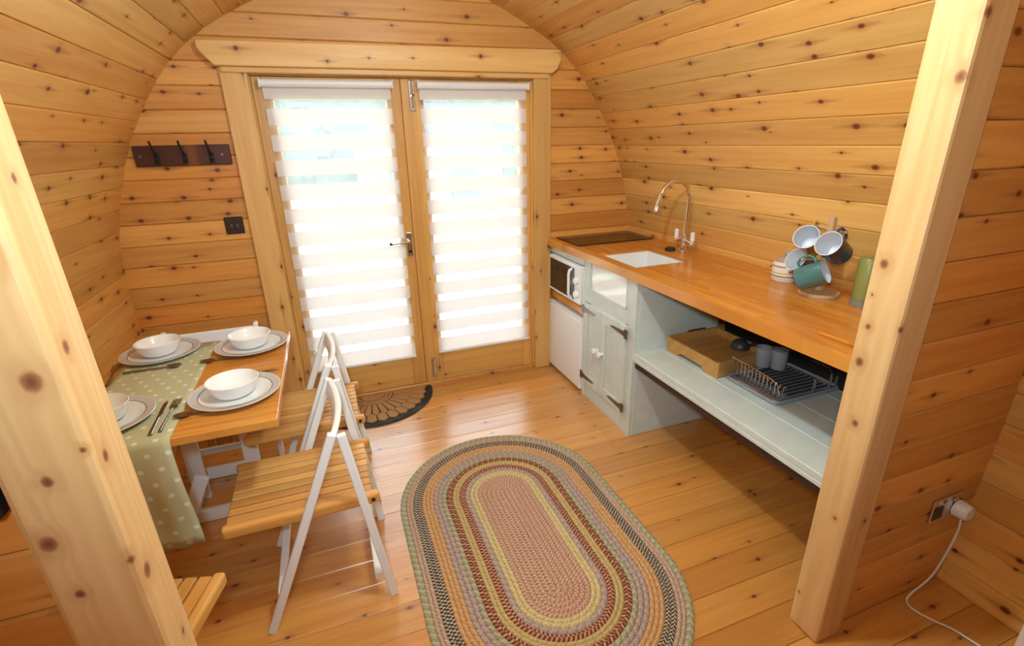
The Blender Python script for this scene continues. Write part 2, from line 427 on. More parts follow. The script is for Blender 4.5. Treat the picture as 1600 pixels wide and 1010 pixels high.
# doors
YD0, YD1 = .012, .056
def door(name, label, x0, x1, sl, sr):
    r = struct(name, label, 'door'); yc = (YD0+YD1)/2; w = YD1-YD0
    stick('stile', (x0+sl/2, yc, .02), (x0+sl/2, yc, 1.8165), sl, w, DOORP, r, up=(0, -1, 0), bevel=.003)
    stick('stile', (x1-sr/2, yc, .02), (x1-sr/2, yc, 1.8165), sr, w, DOORP, r, up=(0, -1, 0), bevel=.003)
    stick('bottom_rail', (x0+sl, yc, .125), (x1-sr, yc, .125), .20, w-.004, DOORP, r, up=(0, -1, 0), bevel=.003)
    stick('top_rail', (x0+sl, yc, 1.765), (x1-sr, yc, 1.765), .10, w-.004, DOORP, r, up=(0, -1, 0), bevel=.003)
    MB().box(x0+sl-.005, x1-sr+.005, yc-.003, yc+.003, .22, 1.72).build('pane', GLASS, r)
    return r
door1 = door('door_1', 'left leaf of the glazed pine double doors, with the lever handle', -.664, .052, .085, .078)
door2 = door('door_2', 'right leaf of the glazed pine double doors, with bolts top and bottom', .054, .799, .118, .07)
stick('rebate_strip', (.053, .0615, .02), (.053, .0615, 1.8165), .05, .009, DOORP, door2, up=(0, -1, 0), bevel=.001)
# lever handle on the left leaf
hd = MB().box(.006, .040, -.004, .012, .865, 1.005).build('handle_plate', STEEL, door1, .003, 2)
MB().tube([(.022, -.002, .955), (.022, -.045, .955)], .009, 10).tube([(.024, -.043, .955), (-.02, -.048, .957), (-.085, -.046, .953)], [.009, .008, .008], 10).build('lever', STEEL, hd, smooth=50)
MB().tube([(-.083, -.046, .953), (-.098, -.046, .953)], .0085, 10).build('lever_tip', BLACKPL, hd, smooth=50)
MB().tube([(.023, -.002, .895), (.023, -.009, .895)], .010, 12).build('keyhole', BLACKPL, hd, smooth=50)
for z0, z1 in ((1.655, 1.81), (.055, .19)):
    bt = MB().box(.094, .126, .002, .014, z0, z1).build('bolt', STEEL, door2, .004, 2)
    MB().tube([(.110, -.004, z0+.02), (.110, -.004, z1-.005)], .007, 10).build('bolt_rod', CHROME, bt, smooth=50)
    MB().tube([(.110, -.004, (z0+z1)/2), (.110, -.024, (z0+z1)/2)], .007, 10).build('bolt_knob', CHROME, bt, smooth=50)

# outside
gr = NT('grass_outside'); gf = gr.noise(gr.obj(), 3, 4); gr.put(gr.b.inputs['Base Color'], gr.mix(gf, (.20, .27, .10, 1), (.36, .36, .26, 1))); gr.b.inputs['Roughness'].default_value = .9
tag(MB().box(-30, 30, .3, 60, -.4, -.25).build('ground', gr.m), 'pale grass field seen through the blinds', 'ground', None, 'structure')
tag(MB().box(-2, 2, .075, 1.6, -.16, -.08).build('path', plain('deck_outside', (.45, .40, .34), .8)), 'pale deck just outside the double doors', 'deck', None, 'structure')
hm = NT('hedge_leaves'); hf = hm.noise(hm.obj(), 6, 4); hm.put(hm.b.inputs['Base Color'], hm.mix(hf, (.018, .024, .018, 1), (.045, .058, .042, 1))); hm.b.inputs['Roughness'].default_value = .8
bmh = bmesh.new(); bmesh.ops.create_grid(bmh, x_segments=90, y_segments=14, size=1)
for v in bmh.verts:
    a = (v.co.y+1)/2*PI
    n = random.uniform(-.22, .22)
    v.co = Vector((v.co.x*16, 19-math.cos(a)*1.1+n, -.25+math.sin(a)*3.6+n))
me = bpy.data.meshes.new('hedge'); bmh.to_mesh(me); bmh.free()
tag(link('hedge', me, hm.m), 'dark green hedge far off beyond the glass doors', 'hedge', None, 'stuff')
hut = thing('cabin', 'grey boarded cabin far off beyond the glass doors', 'cabin', (2.6, 12.5, -.25))
HG = plain('grey_cladding', (.16, .17, .19), .7); HD = plain('cabin_dark', (.03, .03, .035), .4)
MB().box(-1.9, 1.9, -1.4, 1.4, 0, 1.9).build('body', HG, hut)
MB().prism([(-2.1, 1.85), (2.1, 1.85), (0, 2.9)], -1.6, 1.6, 'y').build('roof', HD, hut)
MB().box(-1.3, -.3, -1.44, -1.4, .8, 1.5).build('window', HD, hut); MB().box(.4, 1.2, -1.44, -1.4, 0, 1.6).build('door', HD, hut)

# ------------------------------------------------------------------ blinds
def blind(name, label, x0, x1):
    r = thing(name, label, 'blind', (0, 0, 0))
    MB().tube([(x0-.006, -.024, 1.783), (x1+.006, -.024, 1.783)], .019, 16).build('roller', PLAST, r, smooth=40)
    for xa in (x0-.012, x1+.006): MB().box(xa, xa+.006, -.045, .012, 1.762, 1.804).build('bracket', PLAST, r, .002)
    pitch = .1222; yb = -.010
    def sheet(nm, z0, z1, mat, yy):
        n = 4; mb = MB()
        for i in range(n):
            a = z0+(z1-z0)*i/n; b = z0+(z1-z0)*(i+1)/n
            mb.box(x0, x1, yy-.0006, yy+.0006, a, b)
        mb.build(nm, mat, r, weld=.0003)
    gaps = [1.690-pitch*i for i in range(12)]; gh = .043
    top = 1.768
    for g in gaps:
        MB().box(x0, x1, yb-.001, yb+.001, g+gh/2, top).build('band', BANDF, r)
        MB().box(x0, x1, yb-.0004, yb+.0004, g-gh/2, g+gh/2).build('sheer_band', SHEERF, r)
        top = g-gh/2
    MB().box(x0, x1, yb-.001, yb+.001, .236, top).build('band', BANDF, r)
    MB().tube([(x0-.002, yb, .228), (x1+.002, yb, .228)], .009, 10).build('bottom_bar', PLAST, r, smooth=50)
    return r
blind('roller_blind', 'white banded day-and-night blind on the left door leaf', -.618, -.004)
blind('roller_blind', 'white banded day-and-night blind on the right door leaf', .147, .765)

# ------------------------------------------------------------------ front wall fittings
rack = thing('coat_rack', 'dark stained wooden rack with three black coat hooks left of doors', 'coat rack', (-1.014, -.002, 1.462))
MB().box(-.202, .202, -.020, 0, -.047, .047).build('board', DARKW, rack, .003)
for hx in (-.110, .005, .118):
    h = MB().box(hx-.011, hx+.011, -.026, -.020, -.038, .012).build('hook', IRON, rack, .003)
    MB().tube([(hx, -.025, -.004), (hx, -.045, .012), (hx-.004, -.062, .045), (hx-.006, -.068, .066)], [.006, .0055, .005, .005], 8).tube([(hx, -.025, -.018), (hx, -.045, -.034), (hx, -.060, -.030), (hx, -.066, -.016)], .0048, 8).build('prong', IRON, h, smooth=60)
    bpy.context.view_layer.update()
for sx in (-.175, .165): MB().tube([(sx, -.019, .0), (sx, -.0225, .0)], .006, 10).build('screw', PEWTER, rack)
sw = thing('light_switch', 'square antique-brown light switch plate on boards left of doors', 'light switch', (-.863, -.002, 1.115))
MB().box(-.043, .043, -.010, 0, -.043, .043).build('plate', BROWNPL, sw, .003)
for sx in (-.012, .016): MB().box(sx-.006, sx+.006, -.016, -.010, -.012, .010).build('rocker', PEWTER, sw, .002)

# ------------------------------------------------------------------ kitchen
KX = .924
WT = frame((0, 0, 0), (0, -1, 0), (1, 0, 0))       # local x = -world Y, local y = world X
# worktop with the sink cut-out; local x = distance from the door wall, local y = world x
def wt_cut(z): return CX+hw(z)-.004
wt = MB(); sx0, sx1, sy0, sy1 = .597, .925, .962, 1.262
zb, zt = .855, .90
for (a, b, c, d) in ((.003, sx0, .904, wt_cut(.9)), (sx1, 2.125, .904, wt_cut(.9)), (sx0, sx1, .904, sy0), (sx0, sx1, sy1, wt_cut(.9))):
    wt.box(a, b, c, d, zb, zt)
tag(wt.build('worktop', TOPB, None, mtx=WT), 'long oiled wooden block worktop along the right wall', 'worktop')
# hob
hob = thing('hob', 'flat black glass hob set in the worktop corner by the doors', 'hob', (1.213, -.195, .9005))
MB().box(-.262, .262, -.150, .150, 0, .006).build('glass_plate', GLASSBLK, hob, .002)
ZM = plain('hob_zone_print', (.05, .045, .04), .2)
for hx in (-.13, .13): MB().lathe([(.085, .0064), (.088, .0064)], 40, (hx, 0, 0)).build('zone_ring', ZM, hob)
# sink
snk = thing('belfast_sink', 'white ceramic belfast sink under the worktop with its front showing', 'sink', (1.112, -.735, .66))
sk = MB()
hx0, hx1, hy0, hy1 = .963-1.112, 1.261-1.112, -.924+.735, -.598+.735
sk.box(hx0, hx1, hy0, hy1, -.05, -.03)
sk.box(hx0, hx0+.012, hy0, hy1, -.03, .2335).box(hx1-.012, hx1, hy0, hy1, -.03, .2335).box(hx0+.012, hx1-.012, hy0, hy0+.012, -.03, .2335).box(hx0+.012, hx1-.012, hy1-.012, hy1, -.03, .2335)
sk.build('basin', CERAM, snk)
MB().box(KX+.004-1.112, hx0-.0005, -.178, .178, -.06, .194).build('apron', CERAM, snk, .004, 2)
MB().lathe([(.0, .0), (.028, .0), (.03, .003), (.024, .004), (0, .002)], 24, (0, 0, -.03)).build('waste', CHROME, snk, smooth=40)
# tap
tap = thing('kitchen_tap', 'chrome swan-neck kitchen tap with two white ceramic lever handles', 'tap', (1.405, -.715, .9))
MB().lathe([(0, 0), (.024, 0), (.024, .006), (.016, .010), (.013, .03), (.013, .05), (.018, .055), (.018, .075), (.012, .082), (.012, .10), (0, .10)], 20).build('body', CHROME, tap, smooth=40)
MB().tube([(0, -.062, .052), (0, -.03, .062), (0, .03, .062), (0, .062, .052)], .009, 10).build('cross_arm', CHROME, tap, smooth=50)
sp = [(0, 0, .09), (.004, 0, .18), (.008, 0, .28)]
for i in range(0, 11):
    a = PI*i/10*.93; sp.append((.008-.092+.092*math.cos(a), 0, .29+.088*math.sin(a)))
sp += [(-.183, 0, .27)]
MB().tube(sp, .0095, 12).build('spout', CHROME, tap, smooth=50)
MB().tube([(-.178, 0, .292), (-.184, 0, .268), (-.196, 0, .225)], [.011, .014, .012], 12).build('nozzle', CHROME, tap, smooth=50)
for hy in (-.066, .066):
    h = MB().lathe([(0, 0), (.012, 0), (.012, .014), (.008, .02), (0, .02)], 14, (0, hy, .042)).build('valve', CHROME, tap, smooth=40)
    MB().lathe([(0, 0), (.011, .002), (.0125, .01), (.0115, .048), (.007, .052), (0, .052)], 14, (0, hy, .062)).build('ceramic_lever', PLAST, h, smooth=40)
    MB().lathe([(0, 0), (.006, 0), (.005, .008), (0, .01)], 12, (0, hy, .114)).build('finial', CHROME, h, smooth=40)
tag(MB().lathe([(0, 0), (.027, 0), (.030, .004), (.030, .012), (.022, .018), (.012, .016), (0, .016)], 24, (1.352, -.672, .9005)).build('sink_plug', RUBBER, None, smooth=40), 'round black rubber sink plug beside the tap', 'plug')

# microwave compartment, rail, shelf
tag(stick('rail', (KX+.012, -.004, .834), (KX+.012, -.472, .834), .024, .04, SAGE), 'pale green rail under the worktop above the microwave', 'rail')
mwsh = thing('microwave_shelf', 'thick pine shelf under the white microwave', 'shelf', (0, 0, 0))
link('board', MB().box(.004, .474, .930, 1.46, .512, .556).mesh('board', .003), TOPB, mwsh, WT)
mw = thing('microwave', 'white microwave with dark window on pine shelf over fridge', 'microwave', (KX-.006, -.238, .557))
MB().box(.012, .34, -.222, .218, .012, .246).build('case', APPL, mw, .006, 2)
MB().box(-.006, .0115, -.218, .214, .014, .244).build('front', APPL, mw, .006, 2)
MB().box(-.0085, -.0064, -.108, .195, .032, .224).build('window', GLASSBLK, mw, .001)
MB().box(-.0078, -.0064, -.142, -.112, .032, .224).build('panel', plain('microwave_grey_strip', (.10, .10, .11), .3), mw)
MB().tube([(-.006, -.112, .215), (-.026, -.116, .207), (-.032, -.118, .185), (-.032, -.118, .07), (-.026, -.116, .048), (-.006, -.112, .04)], .0085, 10).build('handle', APPL, mw, smooth=50)
for kz in (.155, .075):
    k_ = MB().lathe([(0, 0), (.022, 0), (.022, .012), (.018, .018), (0, .018)], 24).xf(Matrix.Translation((-.006, -.178, kz)) @ Matrix.Rotation(-PI/2, 4, 'Y')).build('knob', APPL, mw, smooth=40)
    MB().box(-.028, -.024, -.181, -.175, kz-.016, kz+.016).build('pointer', APPL, k_, .001)
for fy in (-.19, .19):
    for fx in (.04, .30): MB().lathe([(0, 0), (.012, 0), (.012, .012), (0, .012)], 12, (fx, fy, .0)).build('foot', BLACKPL, mw)
fr = thing('mini_fridge', 'small white fridge on floor below the microwave', 'fridge', (KX, -.239, 0))
MB().box(.035, .46, -.222, .222, .014, .488).build('case', APPL, fr, .006, 2)
fd = MB().box(-.006, .030, -.226, .228, .022, .470).build('door', APPL, fr, .008, 3)
MB().box(-.004, .030, -.226, .228, .473, .490).build('top_trim', PLAST, fr, .004, 2)
MB().box(.02, .40, -.21, .21, .0, .016).build('plinth', GREYPL, fr)

# sink cabinet
cab = thing('sink_cabinet', 'pale sage cabinet under sink with two planked doors', 'cabinet', (0, 0, 0))
def cb(nm, y0, y1, z0, z1, x0=KX, x1=KX+.022, bev=.002, mat=SAGE, par=cab):
    return MB().box(x0, x1, y0, y1, z0, z1).build(nm, mat, par, bev)
cb('stile', -.480, -.508, .0, .852); cb('stile', -.942, -1.002, 0, .852)
cb('mid_rail', -.508, -.942, .612, .690)
cb('frame_side', -.508, -.548, .690, .852); cb('frame_side', -.922, -.942, .690, .852)
cb('frame_bead', -.548, -.556, .690, .852, KX-.004, KX+.02); cb('frame_bead', -.914, -.922, .690, .852, KX-.004, KX+.02); cb('frame_bead', -.548, -.922, .690, .699, KX-.004, KX+.02)
cb('plinth', -.508, -.942, .0, .106, KX+.006, KX+.022); cb('plinth_panel', -.535, -.915, .018, .088, KX+.003, KX+.01)
cb('end_panel', -.985, -1.002, 0, .852, KX+.022, CX+1.38); cb('side_panel', -.482, -.497, 0, .60, KX+.022, CX+1.38)
cb('base', -.497, -.985, .07, .085, KX+.022, CX+1.38)
def cab_door(y0, y1, hinge, lab):
    d = cb('door', y0, y1, .112, .606, KX-.004, KX+.008, .002)
    w = .046; ya, yb = min(y0, y1), max(y0, y1)
    cb('door_stile', ya, ya+w, .112, .606, KX-.014, KX-.004, .002, SAGE, d); cb('door_stile', yb-w, yb, .112, .606, KX-.014, KX-.004, .002, SAGE, d)
    cb('door_rail', ya+w, yb-w, .55, .606, KX-.013, KX-.004, .002, SAGE, d); cb('door_rail', ya+w, yb-w, .112, .17, KX-.013, KX-.004, .002, SAGE, d)
    ym = (ya+yb)/2
    cb('door_board', ya+w+.002, ym-.001, .17, .55, KX-.0075, KX-.004, .0015, SAGE, d); cb('door_board', ym+.001, yb-w-.002, .17, .55, KX-.0075, KX-.004, .0015, SAGE, d)
    s = 1 if hinge > 0 else -1                 # strap points away from the hinge side
    yh = yb if hinge > 0 else ya
    for zc in (.568, .150):
        hg = MB().box(KX-.0175, KX-.012, yh-s*.004, yh+s*.022, zc-.024, zc+.024)
        hg.prism([(yh, zc-.014), (yh-s*.125, zc-.005), (yh-s*.137, zc), (yh-s*.125, zc+.005), (yh, zc+.014)][::s], KX-.0175, KX-.0135, 'x')
        hg.build('hinge', PEWTER, d)
    yk = (ya+.026) if hinge > 0 else (yb-.026)
    MB().lathe([(0, 0), (.010, 0), (.008, .010), (.016, .016), (.019, .026), (.014, .034), (0, .036)], 20).xf(Matrix.Translation((KX-.014, yk, .372)) @ Matrix.Rotation(-PI/2, 4, 'Y')).build('knob', CERAM, d, smooth=50)
cab_door(-.510, -.702, 1, ''); cab_door(-.706, -.940, -1, '')

# open shelf of boards
shf = thing('open_shelf', 'pale sage boarded shelf under the open end of the worktop', 'shelf', (0, 0, 0))
bx = KX
for wd in (.155, .165, .16, .075):
    MB().box(bx+.0008, bx+wd-.0008, -1.004, -2.125, .458, .486).build('board', SAGE, shf, .0022); bx += wd
MB().box(KX, KX+.02, -1.004, -2.125, .440, .4575).build('front_edge', SAGE, shf, .002)
MB().box(1.4885, 1.496, -1.004, -2.125, .487, .853).build('void_sheet', plain('unlit_void_black', (.02, .018, .016), .7), shf)  # near-black sheet added to stand for the dark, unlit void behind the shelf
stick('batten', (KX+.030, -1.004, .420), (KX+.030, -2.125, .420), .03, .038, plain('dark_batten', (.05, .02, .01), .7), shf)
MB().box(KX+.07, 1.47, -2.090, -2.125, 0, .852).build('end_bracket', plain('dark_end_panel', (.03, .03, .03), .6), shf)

# bed tray
tr = thing('serving_tray', 'wooden bed tray with pale metal handle on sage shelf', 'tray', (1.255, -1.212, .487))
MB().box(-.145, .145, -.168, .168, .030, .038).build('base', TRAYP, tr, .001)
for yy in (-1, 1):
    MB().box(-.15, .15, yy*.171-.007, yy*.171+.007, .0, .078).build('end_board', TRAYP, tr, .002)
for xx in (-1, 1):
    x_ = xx*.152
    MB().prism([(-.178, 0), (-.09, 0), (-.075, .018), (.075, .018), (.09, 0), (.178, 0), (.178, .072), (-.178, .072)], x_-.006, x_+.006, 'x').build('side_board', TRAYP, tr, .002)
MB().tube([(-.06, .163, .082), (-.055, .153, .092), (.05, .153, .092), (.06, .163, .082)], .005, 8).build('handle', STEEL, tr, smooth=50)
# ladle
ld = thing('ladle', 'dark grey nylon ladle lying on the wooden tray', 'ladle', (1.300, -1.300, .527))
pr_ = []
for i in range(9):
    a = PI/2*i/8; pr_.append((.042*math.sin(a), .042-.042*math.cos(a)))
for i in range(9):
    a = PI/2*(8-i)/8; pr_.append((.038*math.sin(a), .042-.038*math.cos(a)))
MB().lathe(pr_, 24).xf(Matrix.Translation((0, 0, .084)) @ Matrix.Rotation(PI, 4, 'X')).build('bowl', DARKPL, ld, smooth=50)
MB().tube([(.035, -.01, .05), (.07, -.02, .05), (.12, -.05, .035)], [.008, .008, .006], 8).build('handle', DARKPL, ld, smooth=50)
# dish rack + drip tray + cutlery pot
dt = thing('drip_tray', 'shallow grey plastic drip tray under the dish rack', 'tray', (1.315, -1.545, .4865))
MB().box(-.178, .172, -.125, .145, 0, .006).build('base', GREYPL, dt, .002)
def rrect(x0, x1, y0, y1, r, z, n=5):
    p = []
    for cx, cy, a0 in ((x1-r, y1-r, 0), (x0+r, y1-r, PI/2), (x0+r, y0+r, PI), (x1-r, y0+r, 1.5*PI)):
        for i in range(n+1):
            a = a0+PI/2*i/n; p.append((cx+r*math.cos(a), cy+r*math.sin(a), z))
    return p
loop = rrect(-.178, .172, -.125, .145, .03, .012); MB().tube(loop+[loop[0]], .007, 8, False).build('rim', GREYPL, dt, smooth=60)
dr = thing('dish_rack', 'low wire dish rack standing in the grey drip tray', 'dish rack', (1.315, -1.545, .493))
l1 = rrect(-.160, .155, -.112, .132, .02, .004); l2 = [(-.165, .132, .10), (-.165, .05, .098), (-.165, -.07, .09), (-.158, -.103, .075), (-.15, -.112, .03)]
MB().tube(l1+[l1[0]], .003, 6, False).build('base_loop', CHROME, dr, smooth=60)
MB().tube(l2, .003, 6).build('front_rail', CHROME, dr, smooth=60)
MB().tube([(.15, .132, .08), (.15, -.08, .08), (.15, -.112, .03)], .003, 6).build('back_rail', CHROME, dr, smooth=60)
for i in range(12):
    yy = .120-i*.0195
    MB().tube([(-.162, yy, .092 if i < 10 else .075), (-.158, yy, .03), (-.150, yy, .006), (-.115, yy, .004), (-.112, yy, .045), (-.104, yy, .052), (-.098, yy, .045), (-.096, yy, .004)], .0018, 5).build('wire', CHROME, dr, smooth=60)
for i in range(10):
    yy = .105-i*.0225
    MB().tube([(-.09, yy, .012), (.13, yy, .012)], .0045, 6).build('plate_rib', DARKPL, dr, smooth=60)
for xx, zz in ((.02, .07), (.11, .075), (.145, .06)):
    MB().tube([(xx, -.115, .004), (xx+.004, -.118, zz), (xx+.012, -.115, zz+.004), (xx+.02, -.112, .004)], .0022, 6).build('end_wire', CHROME, dr, smooth=60)
ct = thing('cutlery_pot', 'grey plastic twin cutlery pot on the dish rack', 'cutlery pot', (1.345, -1.438, .520))
for j, (dx, dy) in enumerate(((-.018, .025), (.022, -.022))):
    MB().lathe([(0, 0), (.030, 0), (.036, .088), (.033, .088), (.028, .005), (0, .005)], 22, (dx, dy, 0)).build('cup', GREYPL, ct, smooth=40)

# chopping board at end of worktop
chb = thing('chopping_board', 'thin wooden chopping board flat on the worktop beside the right post', 'chopping board', (1.145, -2.0, .9006))
link('board', MB().box(-.10, .10, -.165, .20, 0, .010).mesh('board', .003, 2), TOPB, chb, frame((0, 0, 0), (0, -1, 0), (1, 0, 0)))
MB().lathe([(0, 0), (.012, 0), (.012, .012), (.008, .018), (0, .018)], 14, (-.125, -.06, .010)).build('knob', CASEP, chb, smooth=40)

# canister, green bottle
def banded(name, base, bands, rough=.25):
    k = NT(name); z = k.sep(k.obj())[2]; col = c4(base)
    for z0, z1, c in bands:
        f = k.math('MULTIPLY', k.math('GREATER_THAN', z, z0), k.math('LESS_THAN', z, z1)); col = k.mix(f, col, c4(c))
    k.put(k.b.inputs['Base Color'], col); k.b.inputs['Roughness'].default_value = rough; return k.m
BR1 = (.20, .13, .09); CRM = (.74, .66, .56)
jar = thing('storage_jar', 'small cream striped ceramic jar with knobbed lid on worktop', 'jar', (1.405, -1.385, .9005))
JM = banded('striped_glaze', CRM, ((.022, .027, BR1), (.036, .040, (.45, .38, .14)), (.063, .068, BR1), (.012, .016, (.55, .5, .5))))
MB().lathe([(0, 0), (.050, 0), (.055, .006), (.056, .02), (.055, .045), (.053, .075), (.046, .084), (.044, .080), (.05, .02), (0, .01)], 32).build('body', JM, jar, smooth=40)
jl = MB().lathe([(0, .084), (.047, .083), (.047, .088), (.03, .096), (.012, .099), (.009, .108), (.016, .114), (.016, .121), (.009, .126), (0, .126)], 28).build('lid', plain('jar_lid_grey', (.42, .36, .32), .25), jar, smooth=40)
rb = MB(); A_ = [math.radians(232+4*i) for i in range(11)]
rb.add([(r_*math.cos(a), r_*math.sin(a), z_) for a in A_ for r_, z_ in ((.0553, .043), (.0567, .043), (.0564, .052), (.0545, .052))],
       [(i*4+k, (i+1)*4+k, (i+1)*4+(k+1) % 4, i*4+(k+1) % 4) for i in range(10) for k in range(4)]+[(0, 1, 2, 3), (43, 42, 41, 40)])
rb.build('red_band', plain('red_label', (.35, .07, .03), .3), jar, smooth=40)
can = thing('green_flask', 'olive green flask with grey base behind the right post', 'flask', (1.372, -1.752, .9005))
MB().lathe([(0, .022), (.034, .022), (.036, .03), (.036, .165), (.030, .175), (0, .176)], 26).build('body', plain('olive_enamel', (.27, .28, .08), .4), can, smooth=40)
MB().lathe([(0, 0), (.038, 0), (.038, .022), (0, .022)], 26).build('base', plain('flask_base', (.24, .22, .18), .4), can, smooth=40)

# mug tree and mugs
mt = thing('mug_tree', 'pale wooden mug tree holding four enamel mugs on the worktop', 'mug tree', (1.352, -1.595, .9005))
MTW = pine('turned_beech', (.66, .44, .26), (.55, .33, .17), kx=.9, ky=.3, thr=.95, tone=0)
MB().lathe([(0, 0), (.070, 0), (.072, .004), (.070, .014), (.02, .018), (0, .018)], 32).build('base', MTW, mt, smooth=40)
MB().box(-.011, .011, -.011, .011, .017, .30).build('pole', MTW, mt, .002)
to_cam = (CAM-Vector((1.35, -1.6, 1.05))).normalized(); c_r = R2; c_u = U_
def mug(name, label, px_pos, ax, mat, arm_z):
    ax = Vector(ax).normalized(); z_ = ax; up = Vector((0, 0, 1)); hx = (up-z_*up.dot(z_)).normalized()
    M = frame(px_pos, hx, z_.cross(hx))      # local z = opening axis, local x = up (handle side)
    M = M @ Matrix.Scale(1.08, 4)
    o = thing(name, label, 'mug', mtx=M, group='enamel mugs on the mug tree')
    MB().lathe([(0, -.045), (.036, -.045), (.039, -.042), (.0415, .043), (.0428, .0445), (.0428, .046), (.0405, .0455)], 32).build('body', mat, o, smooth=40)
    MB().lathe([(.0428, .0462), (.0403, .0462), (.0378, -.038), (.034, -.041), (0, -.041)], 32).build('lining', plain('white_enamel_lining', (.72, .74, .80), .2), o, smooth=40)
    MB().tube([(.040, 0, .028), (.056, 0, .030), (.068, 0, .018), (.068, 0, -.012), (.056, 0, -.026), (.038, 0, -.024)], .0048, 8).build('handle', mat, o, smooth=50)
    return o, M
def cam_axis(t, r, u): return to_cam*t+c_r*r+c_u*u
mugs = [('ochre yellow enamel mug, upper left on the mug tree', (1.297, -1.561, 1.107), cam_axis(.80, -.28, .36), (.62, .36, .05), .20),
        ('navy blue enamel mug, upper right on the mug tree', (1.285, -1.672, 1.100), cam_axis(.66, -.48, .42), (.04, .075, .15), .20),
        ('teal enamel mug, lower front on the mug tree', (1.264, -1.618, .991), cam_axis(.58, .72, .22), (.075, .20, .20), .12),
        ('dark teal enamel mug half hidden behind the teal one', (1.345, -1.512, 1.004), cam_axis(.45, -.66, .42), (.06, .13, .13), .12)]
for lab, pos, ax, colr, az in mugs:
    o, M = mug('mug', lab, pos, ax, plain('mug_enamel', colr, .22), az)
    hp_ = M @ Vector((.061, 0, .0)); l0 = Vector((0, 0, az)); l1_ = hp_-Vector((1.352, -1.595, .9005)); l0.z = l1_.z-.012
    MB().tube([l0, l1_, l1_+(l1_-l0).normalized()*.015], .005, 8).build('peg', MTW, mt, smooth=50)

# ------------------------------------------------------------------ table and setting
TT = .710
tb = thing('dining_table', 'small wooden-topped table with white legs laid for four', 'table', (0, 0, 0))
link('top', MB().box(-1.448, -.585, -.642, -.01+1.258-2.5, TT-.030, TT).mesh('top', .003, 2), TABB, tb,
     frame((0, 0, 0), (0, 1, 0), (-1, 0, 0)) @ Matrix.Scale(1, 4)) if False else None
ty0, ty1, tx0, tx1 = -1.430, -.615, -1.262, -.642
link('top', MB().box(0, tx1-tx0, 0, ty1-ty0, -.028, 0).mesh('top', .003, 2), TABB, tb, frame((tx0, ty0, TT), (1, 0, 0), (0, 1, 0)))
stick('leg', (-1.112, -.70, .0), (-1.112, -.70, TT-.028), .064, .022, WHITE, tb, up=(0, -1, 0))
stick('leg', (-.885, -.70, .0), (-.885, -.70, TT-.028), .064, .022, WHITE, tb, up=(0, -1, 0))
stick('leg', (-1.185, -1.33, .0), (-1.185, -1.33, TT-.028), .05, .03, WHITE, tb, up=(0, -1, 0))
stick('apron', (-1.15, -.72, TT-.058), (-.74, -.72, TT-.058), .055, .02, WHITE, tb, up=(0, -1, 0))
stick('foot_bar', (-1.20, -.552, .03), (-.90, -.552, .03), .022, .055, WHITE, tb)
stick('foot_bar', (-1.20, -.872, .03), (-.90, -.872, .03), .022, .055, WHITE, tb)
stick('runner', (-1.13, -.50, .015), (-1.13, -.93, .015), .04, .03, WHITE, tb)
stick('brace', (-1.00, -1.02, .31), (-1.075, -1.02, .155), .05, .02, WHITE, tb, up=(0, -1, 0))

# runner cloth
def dots():
    k = NT('sage_dotted_cotton'); uv = k.n('ShaderNodeUVMap').outputs[0]
    u, v, _ = k.sep(k.vec('MULTIPLY', uv, (1/.052, 1/.046, 1)))
    row = k.math('FLOOR', v); u2 = k.math('ADD', u, k.math('MULTIPLY', k.math('MODULO', k.math('ABSOLUTE', row), 2.0), .5))
    fu = k.math('SUBTRACT', k.math('FRACT', u2), .5); fv = k.math('SUBTRACT', k.math('FRACT', v), .5)
    d = k.vec('LENGTH', k.comb(k.math('MULTIPLY', fu, .052), k.math('MULTIPLY', fv, .046)))
    f = k.mr(d, .0060, .0085, 1, 0)
    k.put(k.b.inputs['Base Color'], k.mix(f, c4(lin(192, 192, 156)), (.76, .75, .70, 1))); k.b.inputs['Roughness'].default_value = .85; k.b.inputs['Specular IOR Level'].default_value = .15
    k.bump(k.noise(uv, 700, 1), .15, .0005); return k.m
def runner():
    path = []     # (y, z) from the far edge over the near edge and down
    ye = ty0-.006; zt_ = TT+.0016
    path += [(ty1-.004, zt_-.0), (-.72, zt_), (-.85, zt_+.0005), (-1.0, zt_), (-1.15, zt_), (-1.3, zt_), (ye+.012, zt_), (ye+.002, zt_-.003), (ye-.003, zt_-.016)]
    for i in range(1, 12): path.append((ye-.004-.006*math.sin(i*.5), zt_-.016-.0325*i))
    n = 14; vs = []; fs = []; uvs = []; s = 0
    for i, (yy, zz) in enumerate(path):
        if i: s += math.dist(path[i], path[i-1])
        for j in range(n+1):
            t = j/n; hang = max(0, i-8)
            x = -1.222+.296*t+ (.0022*hang)*(t-.3)
            wv = .007*math.sin(t*9+.6)*min(1, hang/4)+.004*math.sin(t*17)*min(1, hang/6)
            vs.append((x, yy-abs(wv)-(.0 if hang < 1 else .0), zz)); uvs.append((.296*t, s))
    for i in range(len(path)-1):
        for j in range(n):
            a = i*(n+1)+j; fs.append((a, a+1, a+n+2, a+n+1))
    me = bpy.data.meshes.new('table_runner'); me.from_pydata(vs, [], fs); ul = me.uv_layers.new(name='uv')
    for p in me.polygons:
        for li, vi in zip(p.loop_indices, p.vertices): ul.data[li].uv = uvs[vi]
    me.shade_smooth()
    o = link('table_runner', me, dots()); md = o.modifiers.new('thick', 'SOLIDIFY'); md.thickness = .0014; md.offset = 1
    return tag(o, 'sage green runner with white dots hanging off the table end', 'table runner')
runner()

